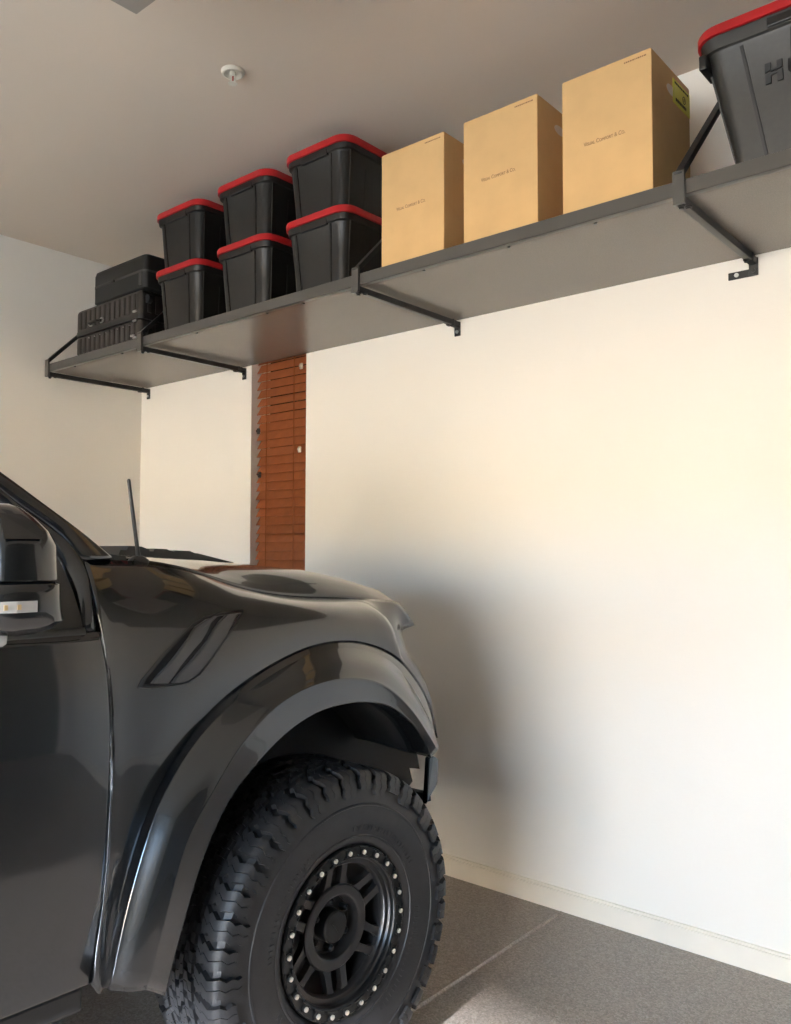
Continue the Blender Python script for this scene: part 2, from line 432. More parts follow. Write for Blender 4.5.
# lettering moulded on the big tote
fy = -.3+.022+.037
def lean(z): return -(.44+(.555-.44)*(z/.44))/2-.004
lx, lz, lh, lw = -.165, .245, .060, .05
bm = bmesh.new()
def poly(pts):
    prism(bm, [(x, lean(z)-.0035, z) for x, z in pts], (0, .004, 0))
st = .016
for (a, b) in ((0, st), (lw-st, lw)):
    poly([(lx+a, lz+lh*.56), (lx+b, lz+lh*.62), (lx+b, lz+lh), (lx+a, lz+lh)])
    poly([(lx+a, lz), (lx+b, lz), (lx+b, lz+lh*.52), (lx+a, lz+lh*.46)])
poly([(lx+st, lz+lh*.36), (lx+lw-st, lz+lh*.42), (lx+lw-st, lz+lh*.52), (lx+st, lz+lh*.49)])
poly([(lx+st, lz+lh*.54), (lx+lw-st, lz+lh*.60), (lx+lw-st, lz+lh*.68), (lx+st, lz+lh*.62)])
obj('lettering', bm, M['plastic_mark'], bt)
x = lx+lw+.012
text('lettering', 'USKY', .084, (x, lean(lz+lh/2)-.0022, lz+lh/2), (PI/2-.13, 0, 0), M['plastic_mark'], bt, .0008, align='LEFT', bold=.0022)

# ------------------------------------------------------------------ cardboard boxes
def carton(x0, x1, y1, z1, lab, yellow=False, tapehole=False):
    w = x1-x0; y0 = 2.571; d = y1-y0; h = z1-ZS
    t = thing('cardboard_box', lab, 'cardboard box', ((x0+x1)/2, (y0+y1)/2, ZS), group='plain cardboard boxes in a row on the shelf')
    bm = bmesh.new(); box(bm, -w/2, w/2, -d/2, d/2, 0, h, bev=.003, seg=3)
    b = obj('carton', bm, M['card'], t)
    bm = bmesh.new()                              # closing flaps on top, meeting along the middle
    box(bm, -w/2+.002, -.001, -d/2+.002, d/2-.002, h, h+.003); box(bm, .001, w/2-.002, -d/2+.002, d/2-.002, h, h+.003)
    obj('flaps', bm, M['card'], t)
    text('printed_name', 'Visual Comfort & Co.', .0200, (-.005, -d/2-.0003, .228), (PI/2, 0, 0), M['ink'], t, .0003, small=True, sx=.80)
    bm = bmesh.new(); zz = h-.018
    random.seed(3)
    xx = w/2-.095
    while xx < w/2-.022:
        l = random.uniform(.003, .008); box(bm, xx, xx+l, -d/2-.0006, -d/2+.0002, zz, zz+.0045); xx += l+.002
    obj('fine_print', bm, M['ink'], t)
    bm = bmesh.new(); hy, hz = -.003, h-.073      # oval hand hole in the side
    for s in (1,):
        pts = [(w/2-.001, hy+.045*math.cos(a)*(.85 if 1 else 1), hz+.017*math.sin(a)) for a in [2*PI*i/20 for i in range(20)]]
        prism(bm, pts, (.0016, 0, 0))
    obj('hand_hole', bm, M['hole'], t)
    if yellow:
        ly0, ly1, lz0, lz1 = .012, d/2-.004, h-.107, h-.022
        bm = bmesh.new(); box(bm, w/2+.0002, w/2+.0022, ly0, ly1, lz0, lz1); lb = obj('yellow_sticker', bm, M['yellow'], t)
        bm = bmesh.new(); random.seed(5)
        for (z, hh, a, b_) in ((lz1-.014, .007, .012, .125), (lz0+.012, .011, .02, .11)):
            yy = ly0+a
            while yy < ly0+b_:
                l = random.uniform(.006, .013); box(bm, w/2+.0022, w/2+.0027, yy, yy+l, z, z+hh); yy += l+.003
        for i in range(18):
            a0, a1 = 2*PI*i/18, 2*PI*(i+1)/18; cy, cz = ly0+.095, (lz0+lz1)/2
            vs = [(w/2+.0022, cy+rr*math.cos(a), cz+rr*math.sin(a)) for a, rr in ((a0, .011), (a1, .011), (a1, .014), (a0, .014))]
            prism(bm, vs, (.0006, 0, 0))
        box(bm, w/2+.0022, w/2+.0028, ly0+.092, ly0+.098, (lz0+lz1)/2-.006, (lz0+lz1)/2+.006)
        obj('printed_marks', bm, M['ink_black'], lb)
    return t
carton(-2.262, -1.936, 2.90, 3.199, 'brown cardboard box standing next to the black totes')
carton(-1.842, -1.515, 2.90, 3.199, 'brown cardboard box in the middle of the row of three boxes')
carton(-1.415, -1.086, 2.90, 3.199, 'brown cardboard box with a yellow sticker on its side', yellow=True)

# ------------------------------------------------------------------ suitcases
def suitcase_hard(loc):
    t = thing('suitcase', 'ribbed black hard-shell suitcase lying flat on the far end of the shelf', 'suitcase', loc)
    w, d, h = .70, .47, .285
    rc = .030
    def half(z0, z1):
        bm = bmesh.new()
        n = 12; fr = []
        loft(bm, [rrect(w-.02 if z0 == 0 else w, d-.02 if z0 == 0 else d, rc, z0), rrect(w, d, rc, z0+.018 if z0 == 0 else z0+.001), rrect(w, d, rc, z1-.022), rrect(w-.010, d-.010, rc-.004, z1-.008), rrect(w-.03, d-.03, rc-.008, z1)])
        for i in range(n):
            x = -w/2+.055+i*(w-.12)/(n-1)
            box(bm, x-.017, x+.017, -d/2-.005, -d/2+.01, z0+.014, z1-.018, bev=.0045)
            if z0 > 0: box(bm, x-.017, x+.017, -d/2+.03, d/2-.03, z1-.008, z1+.004, bev=.003)
        for sx in (-1, 1):
            for i in range(8):
                y = -d/2+.06+i*(d-.12)/7
                box(bm, *sorted((sx*(w/2-.01), sx*(w/2+.004))), y-.015, y+.015, z0+.014, z1-.02, bev=.003)
        return bm
    obj('lower_shell', half(0, .125), M['case'], t, smooth=True, sharp=35)
    obj('upper_shell', half(.148, h), M['case'], t, smooth=True, sharp=35)
    bm = bmesh.new(); loft(bm, [rrect(w+.006, d+.006, rc+.003, .124), rrect(w+.006, d+.006, rc+.003, .149)]); obj('seam_band', bm, M['trimblack'], t, smooth=True, sharp=40)
    hx, hz = -.10, .176
    hd = bpy.data.objects
    bm = bmesh.new()
    P = spline([(hx-.055, -d/2-.010, hz), (hx-.045, -d/2-.028, hz-.004), (hx, -d/2-.034, hz-.006), (hx+.045, -d/2-.028, hz-.004), (hx+.055, -d/2-.010, hz)], 4)
    for a, b in zip(P, P[1:]): bar(bm, a, b, .018, .010, up=(0, 0, 1))
    ho = obj('handle', bm, M['case_soft'], t)
    for s in (-1, 1):
        bm = bmesh.new()
        cx = hx+s*.068
        pts = spline([(cx-s*.022, -d/2-.008, hz+.013), (cx, -d/2-.009, hz+.013), (cx+s*.012, -d/2-.009, hz), (cx, -d/2-.009, hz-.013), (cx-s*.022, -d/2-.008, hz-.013)], 4)
        for a, b in zip(pts, pts[1:]): bar(bm, a, b, .006, .006, up=(0, 1, 0))
        obj('chrome_mount', bm, M['zinc'], ho)
    for (x, z) in ((.305, .112), (.305, .165), (.285, .03), (.31, .015)):
        bm = bmesh.new(); box(bm, x-.018, x+.018, -d/2-.012, -d/2-.001, z-.006, z+.006, bev=.003)
        obj('latch', bm, M['zinc'], t)
    for i in range(8):
        bm = bmesh.new(); x = -.18+i*.062; cyl(bm, (x, -d/2-.004, .095), (x, -d/2-.010, .095), .003, n=8); obj('rivet', bm, M['zinc'], t)
    for (y, z) in ((-.19, .235), (.19, .235), (-.19, .05), (.19, .05)):
        bm = bmesh.new(); cyl(bm, (w/2+.003, y, z), (w/2+.020, y, z), .012, n=12); cyl(bm, (w/2+.012, y-.012, z), (w/2+.012, y+.012, z), .024, n=18)
        obj('wheel', bm, M['trimblack'], t)
    return t
suitcase_hard((-4.405, 2.579+.235, ZS))
def suitcase_soft(loc):
    t = thing('suitcase', 'smaller smooth black suitcase lying on top of the ribbed one', 'suitcase', loc)
    w, d, h = .55, .38, .212
    bm = bmesh.new()
    loft(bm, [rrect(w-.03, d-.03, .04, 0), rrect(w, d, .032, .015), rrect(w, d, .032, .105)])
    obj('lower_half', bm, M['case_soft'], t, smooth=True, sharp=40)
    bm = bmesh.new()
    loft(bm, [rrect(w, d, .032, .115), rrect(w, d, .032, h-.035), rrect(w-.012, d-.012, .032, h-.012), rrect(w-.045, d-.045, .03, h)])
    obj('upper_half', bm, M['case_soft'], t, smooth=True, sharp=40)
    bm = bmesh.new(); loft(bm, [rrect(w+.004, d+.004, .034, .104), rrect(w+.004, d+.004, .034, .109)]); loft(bm, [rrect(w+.004, d+.004, .034, .112), rrect(w+.004, d+.004, .034, .117)])
    loft(bm, [rrect(w-.003, d-.003, .032, .105), rrect(w-.003, d-.003, .032, .116)])
    z = obj('zip', bm, M['zip'], t, smooth=True, sharp=40)
    bm = bmesh.new(); box(bm, -.06, -.03, -d/2-.012, -d/2-.002, .098, .114, bev=.003); obj('zip_pull', bm, M['trimblack'], z)
    bm = bmesh.new()
    P = spline([(-w/2-.001, -.06, .13), (-w/2-.022, -.05, .132), (-w/2-.026, 0, .133), (-w/2-.022, .032, .132), (-w/2-.001, .06, .13)], 4)
    for a, b in zip(P, P[1:]): bar(bm, a, b, .02, .028)
    obj('handle', bm, M['case_soft'], t)
    bm = bmesh.new(); box(bm, w/2-.055, w/2-.025, -d/2-.006, -d/2+.004, .03, .10, bev=.004); obj('side_strap', bm, M['zip'], t)
    return t
suitcase_soft((-4.330, 2.579+.215, ZS+.292))

# ------------------------------------------------------------------ ceiling fittings
sp = thing('fire_sprinkler', 'small white fire sprinkler head set in the ceiling', 'sprinkler', (-2.635, 2.083, ZC))
bm = bmesh.new(); lathe_z(bm, [(.0005, -.002), (.026, -.002), (.030, -.004), (.036, -.016), (.043, -.015), (.0475, -.006), (.047, -.0005)], 0, 0, 40)
obj('escutcheon', bm, M['white'], sp, smooth=True, sharp=50)
bm = bmesh.new(); cyl(bm, (0, 0, -.005), (0, 0, -.022), .013, .011); 
for s in (-1, 1):
    P = spline([(s*.011, 0, -.018), (s*.015, 0, -.030), (s*.011, 0, -.044), (0, 0, -.050)], 4)
    for a, b in zip(P, P[1:]): cyl(bm, a, b, .0028, n=8)
obj('frame', bm, M['white'], sp, smooth=True, sharp=40)
bm = bmesh.new(); cyl(bm, (0, 0, -.020), (0, 0, -.046), .0035, n=12); obj('bulb', bm, M['glassred'], sp)
bm = bmesh.new(); cyl(bm, (0, 0, -.050), (0, 0, -.053), .015, n=24)
for k in range(10):
    a = 2*PI*k/10; bar(bm, (.013*math.cos(a), .013*math.sin(a), -.0515), (.019*math.cos(a), .019*math.sin(a), -.0525), .005, .002)
obj('deflector', bm, M['white'], sp)

op = thing('ceiling_unit', 'grey box-shaped unit hanging just below the ceiling, its corner in view', 'ceiling unit', (-2.00, 1.16, 3.25))
bm = bmesh.new(); box(bm, -.297, .297, -.27, .27, 0, .15, bev=.004); obj('housing', bm, M['grey_box'], op)
bm = bmesh.new(); box(bm, -.2, .2, -.18, .18, -.006, .001, bev=.003); obj('bottom_cover', bm, M['grey_box'], op)
for x, y in ((-.22, -.2), (.22, -.2), (-.22, .2), (.22, .2)):
    bm = bmesh.new(); box(bm, x-.012, x+.012, y-.003, y+.003, .148, .2395); obj('hanging_strap', bm, M['zinc'], op)

# ------------------------------------------------------------------ pickup truck
# local frame: x = outward from the right tyre face, y = forward, z = up
RC = -1.07                                       # centre line of the truck
tk = thing('pickup_truck', 'dark grey pickup truck with flared fenders and knobbly tires parked nose to the wall', 'truck', (-1.688, 1.779, 0), -math.radians(2.497))
FENDER = [[[-0.26,-0.686,1.526],[-0.27,-0.635,1.526],[-0.28,-0.573,1.522],[-0.29,-0.478,1.516],[-0.3,-0.383,1.501],[-0.31,-0.286,1.476],[-0.315,-0.186,1.444],[-0.32,-0.068,1.418],[-0.325,0.058,1.401],[-0.33,0.207,1.391],[-0.33,0.348,1.382],[-0.33,0.474,1.373],[-0.33,0.57,1.358],[-0.33,0.659,1.272]],[[-0.215,-0.687,1.464],[-0.226,-0.638,1.423],[-0.231,-0.578,1.44],[-0.237,-0.485,1.455],[-0.243,-0.39,1.455],[-0.249,-0.292,1.442],[-0.252,-0.187,1.42],[-0.255,-0.065,1.402],[-0.259,0.064,1.388],[-0.262,0.211,1.376],[-0.264,0.352,1.362],[-0.29,0.423,1.335],[-0.305,0.522,1.308],[-0.335,0.598,1.257]],[[-0.18,-0.682,1.379],[-0.19,-0.643,1.279],[-0.189,-0.586,1.324],[-0.192,-0.495,1.37],[-0.195,-0.399,1.391],[-0.198,-0.299,1.394],[-0.2,-0.189,1.387],[-0.201,-0.06,1.38],[-0.203,0.072,1.369],[-0.204,0.217,1.356],[-0.208,0.357,1.335],[-0.255,0.392,1.294],[-0.28,0.5,1.26],[-0.32,0.587,1.222]],[[-0.16,-0.667,1.257],[-0.166,-0.65,1.063],[-0.163,-0.597,1.151],[-0.164,-0.51,1.242],[-0.165,-0.414,1.295],[-0.166,-0.311,1.323],[-0.166,-0.192,1.337],[-0.167,-0.052,1.346],[-0.167,0.084,1.341],[-0.168,0.226,1.325],[-0.172,0.365,1.294],[-0.225,0.38,1.245],[-0.262,0.502,1.215],[-0.3,0.592,1.172]],[[-0.15,-0.658,1.087],[-0.156,-0.658,0.806],[-0.151,-0.611,0.945],[-0.151,-0.527,1.09],[-0.151,-0.431,1.18],[-0.152,-0.325,1.237],[-0.152,-0.195,1.278],[-0.152,-0.044,1.306],[-0.152,0.099,1.308],[-0.152,0.237,1.288],[-0.157,0.374,1.245],[-0.195,0.389,1.196],[-0.22,0.503,1.159],[-0.25,0.596,1.118]],[[-0.15,-0.668,0.777],[-0.155,-0.664,0.62],[-0.15,-0.621,0.797],[-0.15,-0.54,0.981],[-0.15,-0.443,1.098],[-0.15,-0.335,1.176],[-0.15,-0.197,1.235],[-0.15,-0.037,1.277],[-0.15,0.109,1.284],[-0.15,0.245,1.262],[-0.155,0.381,1.21],[-0.168,0.42,1.141],[-0.185,0.527,1.079],[-0.2,0.594,1.035]],[[-0.165,-0.694,0.51],[-0.155,-0.668,0.497],[-0.15,-0.627,0.698],[-0.15,-0.548,0.908],[-0.15,-0.451,1.043],[-0.15,-0.342,1.135],[-0.15,-0.199,1.207],[-0.15,-0.033,1.258],[-0.15,0.116,1.268],[-0.15,0.25,1.244],[-0.155,0.385,1.186],[-0.16,0.499,1.089],[-0.165,0.563,0.993],[-0.17,0.602,0.885]]]
FLARE = [[[-0.155,-0.668,0.497],[-0.15,-0.627,0.698],[-0.15,-0.548,0.908],[-0.15,-0.451,1.043],[-0.15,-0.342,1.135],[-0.15,-0.199,1.207],[-0.15,-0.033,1.258],[-0.15,0.116,1.268],[-0.15,0.25,1.244],[-0.155,0.385,1.186],[-0.16,0.499,1.089],[-0.165,0.563,0.993],[-0.17,0.602,0.885]],[[-0.1,-0.68,0.515],[-0.1,-0.634,0.705],[-0.105,-0.556,0.907],[-0.113,-0.457,1.034],[-0.122,-0.342,1.12],[-0.127,-0.199,1.189],[-0.128,-0.044,1.238],[-0.128,0.095,1.248],[-0.128,0.223,1.226],[-0.13,0.334,1.173],[-0.132,0.431,1.083],[-0.135,0.502,0.992],[-0.14,0.561,0.886]],[[-0.07,-0.645,0.509],[-0.065,-0.6,0.68],[-0.065,-0.533,0.868],[-0.067,-0.449,0.985],[-0.069,-0.349,1.081],[-0.071,-0.222,1.156],[-0.072,-0.084,1.2],[-0.072,0.051,1.211],[-0.074,0.178,1.19],[-0.077,0.284,1.142],[-0.084,0.385,1.058],[-0.093,0.467,0.968],[-0.103,0.531,0.88]],[[-0.06,-0.609,0.503],[-0.05,-0.566,0.656],[-0.045,-0.51,0.829],[-0.04,-0.441,0.935],[-0.035,-0.356,1.042],[-0.035,-0.244,1.123],[-0.035,-0.125,1.163],[-0.035,0.007,1.173],[-0.04,0.134,1.153],[-0.045,0.233,1.11],[-0.055,0.339,1.032],[-0.07,0.431,0.945],[-0.085,0.501,0.874]],[[-0.072,-0.552,0.465],[-0.062,-0.51,0.622],[-0.057,-0.454,0.777],[-0.052,-0.383,0.9],[-0.047,-0.304,0.976],[-0.047,-0.201,1.044],[-0.047,-0.088,1.086],[-0.047,0.035,1.098],[-0.052,0.142,1.087],[-0.057,0.237,1.061],[-0.067,0.348,0.993],[-0.082,0.43,0.917],[-0.097,0.483,0.852]],[[-0.172,-0.552,0.465],[-0.162,-0.51,0.622],[-0.157,-0.454,0.777],[-0.152,-0.383,0.9],[-0.147,-0.304,0.976],[-0.147,-0.201,1.044],[-0.147,-0.088,1.086],[-0.147,0.035,1.098],[-0.152,0.142,1.087],[-0.157,0.237,1.061],[-0.167,0.348,0.993],[-0.182,0.43,0.917],[-0.197,0.483,0.852]]]
GAP = [[-0.26,-0.686,1.526],[-0.215,-0.687,1.464],[-0.18,-0.682,1.379],[-0.16,-0.667,1.257],[-0.15,-0.658,1.087],[-0.15,-0.668,0.777],[-0.165,-0.694,0.51]]
PIL_OUT = [[-0.36,-0.856,1.743],[-0.33,-0.771,1.675],[-0.3,-0.681,1.603],[-0.29,-0.625,1.557],[-0.28,-0.596,1.53]]
PIL_IN = [[-0.33,-0.867,1.702],[-0.32,-0.823,1.665],[-0.3,-0.757,1.615],[-0.28,-0.717,1.577],[-0.26,-0.686,1.526]]
FR_OUT = [[-0.33,-0.867,1.699],[-0.32,-0.823,1.661],[-0.3,-0.76,1.611],[-0.28,-0.719,1.573],[-0.255,-0.691,1.521],[-0.215,-0.689,1.462],[-0.18,-0.685,1.376]]
FR_IN = [[-0.345,-0.889,1.673],[-0.33,-0.842,1.635],[-0.31,-0.78,1.584],[-0.285,-0.75,1.544],[-0.26,-0.73,1.494],[-0.22,-0.722,1.423],[-0.18,-0.72,1.342]]
VENT = [[-0.17,-0.576,1.206],[-0.17,-0.567,1.223],[-0.17,-0.511,1.278],[-0.17,-0.457,1.324],[-0.17,-0.421,1.35],[-0.17,-0.383,1.367],[-0.17,-0.324,1.376],[-0.17,-0.253,1.378],[-0.17,-0.276,1.35],[-0.17,-0.323,1.3],[-0.17,-0.372,1.247],[-0.17,-0.403,1.218],[-0.17,-0.437,1.203],[-0.17,-0.48,1.199],[-0.17,-0.544,1.2]]
SAIL = [[-0.19,-0.804,1.563],[-0.19,-0.787,1.537],[-0.19,-0.764,1.496],[-0.19,-0.743,1.447],[-0.19,-0.726,1.393],[-0.19,-0.718,1.356],[-0.19,-0.725,1.337],[-0.19,-0.755,1.335],[-0.19,-0.847,1.337],[-0.19,-0.915,1.34]]

def mir(p): return (2*RC-p[0], p[1], p[2])
def both(name, rows, m, t=.008, ku=4, kv=4, sharp=None):
    shell(name, rows, m, tk, t, ku, kv, sharp=sharp)
    shell(name, [[mir(p) for p in r] for r in rows], m, tk, t, ku, kv, sharp=sharp)
# even out the rear columns so the panel runs flush into the door
def prof_s(z):
    for a, b in zip(GAP, GAP[1:]):
        if b[2] <= z <= a[2]: return a[0]+(b[0]-a[0])*(a[2]-z)/(a[2]-b[2])
    return GAP[0][0] if z > GAP[0][2] else GAP[-1][0]
for row in FENDER[1:-1]:
    for c in range(1, 6):
        f = 1-c/6; row[c][0] = row[c][0]*(1-f)+prof_s(row[c][2])*f
both('fender', FENDER, M['paint'], .006, 4, 4)
# wheel-arch flare: lip, face and ledge
FL = [[(p[0]-.004, p[1], p[2]) for p in FLARE[0]]] + FLARE[1:]
# sharpen the ledge and the lip with doubled rows
def dbl(a, b, f): return [tuple(a[i][k]+(b[i][k]-a[i][k])*f for k in range(3)) for i in range(len(a))]
FR = [FL[0], dbl(FL[0], FL[1], .85), FL[1], dbl(FL[1], FL[2], .15), FL[2], dbl(FL[2], FL[3], .85), FL[3], dbl(FL[3], FL[4], .15), dbl(FL[3], FL[4], .9), FL[4], dbl(FL[4], FL[5], .12), FL[5]]
both('wheel_flare', FR, M['paint'], .004, 4, 3)
# liner behind the flare
IN = FLARE[5]
LR = [IN, [(p[0]-.15, p[1]*1.0, p[2]+.01) for p in IN], [(-.46, p[1], p[2]+.01) for p in IN]]
LR = [r[1:] for r in LR]
both('wheel_liner', LR, M['liner'], .006, 3, 2)
def inner_panel(f):
    bm = bmesh.new()
    pts = [(-.70, .42), (-.70, 1.20), (.30, 1.22), (.52, 1.12), (.70, .95), (.80, .80), (.824, .751), (.842, .68), (.782, .695), (.80, .64), (.60, .50), (.40, .42)]
    prism(bm, [f((-.462, l, z)) for l, z in pts], (-.01 if f((0, 0, 0))[0] == 0 else .01, 0, 0)); return bm
obj('inner_panel', inner_panel(lambda p: p), M['liner'], tk); obj('inner_panel', inner_panel(mir), M['liner'], tk)
bm = bmesh.new(); box(bm, -1.66, -.475, -.66, .56, .62, 1.30); obj('engine_bay_blocker', bm, M['liner'], tk)  # unseen black block added to stop light and view through the nose
bm = bmesh.new(); box(bm, -1.60, -1.42, -4.3, .50, .44, .58); box(bm, -.72, -.54, -4.3, .50, .44, .58); box(bm, -1.5, -.6, -2.3, -.6, .46, .56)
obj('chassis', bm, M['liner'], tk)

# hood
ls = [-.53, -.44, -.35, -.26, -.15, -.04, .09, .25, .39, .48, .56]
sz = [1.523, 1.511, 1.493, 1.467, 1.436, 1.414, 1.399, 1.390, 1.377, 1.364, 1.340]
cz_ = [1.534, 1.532, 1.529, 1.524, 1.517, 1.506, 1.4955, 1.478, 1.449, 1.423, 1.395]
ss_ = [-.285, -.293, -.302, -.309, -.317, -.322, -.325, -.328, -.332, -.335, -.338]
cs_ = [-.60, -.60, -.595, -.59, -.58, -.565, -.55, -.53, -.51, -.50, -.48]
A0 = [(a, l, z) for a, l, z in zip(ss_, ls, sz)]
A1 = [(a+(b-a)*.12, l, z+(c-z)*.30) for a, b, l, z, c in zip(ss_, cs_, ls, sz, cz_)]
A2 = [(a+(b-a)*.45, l, z+(c-z)*.78) for a, b, l, z, c in zip(ss_, cs_, ls, sz, cz_)]
A3 = [(b, l, c) for b, l, c in zip(cs_, ls, cz_)]
A4 = [(-.76, l+.0, c-.012) for l, c in zip(ls, cz_)]
A5 = [(RC, l, c-.018) for l, c in zip(ls, cz_)]
ends = [((-.340, .60), 1.315), ((-.35, .62), 1.315), ((-.41, .65), 1.315), ((-.47, .68), 1.315), ((-.72, .76), 1.30), ((RC, .80), 1.30)]
HR = []
for row, ((s_, l_), z_) in zip((A0, A1, A2, A3, A4, A5), ends):
    row = [(s, l + max(0, (l-.2))*max(0, (l_-.62))*1.2, z) for s, l, z in row]
    HR.append(row + [(s_, max(l_, row[-1][1]+.03), z_), (s_-.002, max(l_, row[-1][1]+.03)+.012, z_-.05)])
HR = HR + [[mir(p) for p in r] for r in HR[-2::-1]]
shell('hood', HR, M['paint'], tk, .010, 3, 3)
hv = obj('hood_vent', (lambda bm: (prism(bm, [(-.70, -.36, 1.505), (-.70, -.34, 1.552), (-.70, -.05, 1.541), (-.70, .10, 1.508), (-.70, .12, 1.49)], (-.72, 0, 0)), bm)[1])(bmesh.new()), M['trimblack'], tk)
for l0, l1, z in ((-.30, -.235, 1.5655), (-.205, -.14, 1.557), (-.128, -.05, 1.551)):
    bm = bmesh.new(); prism(bm, [(-.72, l0-.01, z-.02), (-.72, l0, z), (-.72, l1-.02, z-.002), (-.72, l1+.01, z-.012), (-.72, l1+.01, z-.025)], (-.68, 0, 0)); obj('louver', bm, M['trimblack'], hv)
# cowl, wiper and windshield
bm = bmesh.new(); prism(bm, [(-.31, -.53, 1.505), (-.31, -.54, 1.534), (-.31, -.62, 1.545), (-.31, -.74, 1.55), (-.31, -.74, 1.48)], (-1.52, 0, 0)); obj('cowl', bm, M['trimblack'], tk)
bm = bmesh.new(); bar(bm, (-.42, -.60, 1.553), (-1.0, -.63, 1.558), .02, .014); bar(bm, (-1.15, -.60, 1.553), (-1.75, -.63, 1.558), .02, .014); obj('wiper', bm, M['trimblack'], tk)
PO = [(-.43, -1.22, 1.975), (-.395, -1.03, 1.865)] + [tuple(p) for p in PIL_OUT]
PI_ = [(-.385, -1.20, 1.925), (-.355, -1.02, 1.822)] + [tuple(p) for p in PIL_IN]
# stations of both edges matched by height
def at_z(P, z):
    for a, b in zip(P, P[1:]):
        if (a[2]-z)*(b[2]-z) <= 0 and a[2] != b[2]:
            t = (a[2]-z)/(a[2]-b[2]); return tuple(a[k]+(b[k]-a[k])*t for k in range(3))
    return P[-1]
PI2 = [PI_[0], PI_[1], PI_[2], PI_[3], PI_[4], PI_[5], PI_[6]]
mid = [tuple((a[k]+b[k])/2+(.012 if k == 0 else 0) for k in range(3)) for a, b in zip(PO, PI2)]
inn = [(p[0]-.05, p[1]+.004, p[2]-.006) for p in PO]
both('windshield_pillar', [inn, PO, mid, PI2, [(p[0]-.02, p[1]-.004, p[2]-.004) for p in PI2]], M['paint'], .004)
WT = [(p[0]-.045, p[1]+.002, p[2]-.008) for p in PO]
bm = bmesh.new(); grid(bm, [WT, [(-.80, p[1]+.06, p[2]-.004) for p in WT], [(RC, p[1]+.08, p[2]) for p in WT], [(-1.34, p[1]+.06, p[2]-.004) for p in WT], [mir(p) for p in WT]], 3, 4)
o = obj('windshield', bm, M['glass'], tk, smooth=True)
# roof
RR = []
for l, z, s in ((-1.19, 1.962, -.43), (-1.30, 2.0, -.44), (-1.6, 2.02, -.45), (-2.1, 2.0, -.45), (-2.32, 1.96, -.44)):
    RR.append([(s+.045, l, z-.045), (s+.02, l, z-.012), (s-.05, l, z+.005), (RC, l, z+.02), mir((s-.05, l, z+.005)), mir((s+.02, l, z-.012)), mir((s+.045, l, z-.045))])
shell('roof', RR, M['paint'], tk, .01, 3, 3)

# cab interior glimpsed through the glass
bm = bmesh.new(); box(bm, -1.86, -.28, -1.05, -.72, 1.05, 1.32, bev=.05, seg=3); db = obj('dashboard', bm, M['trimblack'], tk, smooth=True, sharp=50)
for sx in (-.62, -1.52):
    bm = bmesh.new(); box(bm, sx-.25, sx+.25, -1.85, -1.35, .80, .98, bev=.05, seg=3); st_ = obj('seat', bm, M['case_soft'], tk, smooth=True, sharp=50)
    bm = bmesh.new(); bar(bm, (sx, -1.80, .95), (sx, -1.92, 1.40), .46, .14, up=(0, 1, 0), bev=.04); obj('seat_back', bm, M['case_soft'], st_)
    bm = bmesh.new(); box(bm, sx-.11, sx+.11, -1.98, -1.90, 1.42, 1.56, bev=.035, seg=3); obj('headrest', bm, M['case_soft'], st_)

# doors
_b2 = bmesh.new(); _V = grid(_b2, FENDER, 4, 4); _edge = [v.co.copy() for v in _V[0]]; _b2.free()
def edge_at(z):
    for a, b in zip(_edge, _edge[1:]):
        if min(a.z, b.z) <= z <= max(a.z, b.z): return a + (b-a)*((z-a.z)/(b.z-a.z+1e-9))
    return _edge[-1].copy()
ZR = [1.350, 1.257, 1.17, 1.087, 1.0, .93, .85, .777, .70, .65, .60, .56, .53, .515]
SR = [edge_at(z).x-.001 for z in ZR]
GL = [edge_at(z).y-.006 for z in ZR]
def side_panel(l0s, l1, t=.008):
    rows = []
    for z, s, l0 in zip(ZR, SR, l0s):
        rows.append([(s-.022, l0+.001, z), (s-.004, l0-.0005, z), (s, l0-.006, z)] + [(s, l0+(l1-l0)*f, z) for f in (.2, .4, .6, .8, .99)] + [(s-.004, l1, z), (s-.022, l1+.001, z)])
    return rows
def door(l0s, l1, handle):
    for f in (lambda p: tuple(p), mir):
        d = shell('door', [[f(p) for p in r] for r in side_panel(l0s, l1)], M['paint'], tk, .005, 2, 4)
        if handle:
            h = obj('door_handle', (lambda bm: (box(bm, *sorted((f((-.146, 0, 0))[0], f((-.108, 0, 0))[0])), l1+.06, l1+.26, 1.215, 1.25, bev=.008), bm)[1])(bmesh.new()), M['paint'], d)
door(GL, -1.76, True)
door([-1.772]*len(ZR), -2.30, False)
# dark gap behind the front edge of the door
both('door_seal', [[(p[0]-.030, p[1]+.02, p[2]) for p in GAP], [(p[0]-.030, p[1]-.03, p[2]) for p in GAP]], M['liner'], .004, 3, 2)
# window frame, glass and mirror triangle
FO = [(-.40, -1.75, 1.945), (-.395, -1.40, 1.95), (-.378, -1.19, 1.918), (-.352, -1.01, 1.815)] + [tuple(p) for p in FR_OUT]
FI = [(-.405, -1.75, 1.89), (-.395, -1.42, 1.893), (-.380, -1.20, 1.863), (-.358, -1.03, 1.772)] + [tuple(p) for p in FR_IN]
FO[-1] = (-.184, -.687, 1.352); FI[-1] = (-.184, -.722, 1.348)
fm = [tuple((a[k]+b[k])/2+(.008 if k == 0 else 0) for k in range(3)) for a, b in zip(FO, FI)]
both('window_frame', [[(p[0]-.02, p[1]+.002, p[2]) for p in FO], FO, fm, FI, [(p[0]-.012, p[1]-.004, p[2]-.004) for p in FI]], M['paint'], .003)
GT = [(p[0]-.004, p[1], p[2]) for p in FI]
GB = [(-.192, p[1]-.002, 1.335) for p in FI]
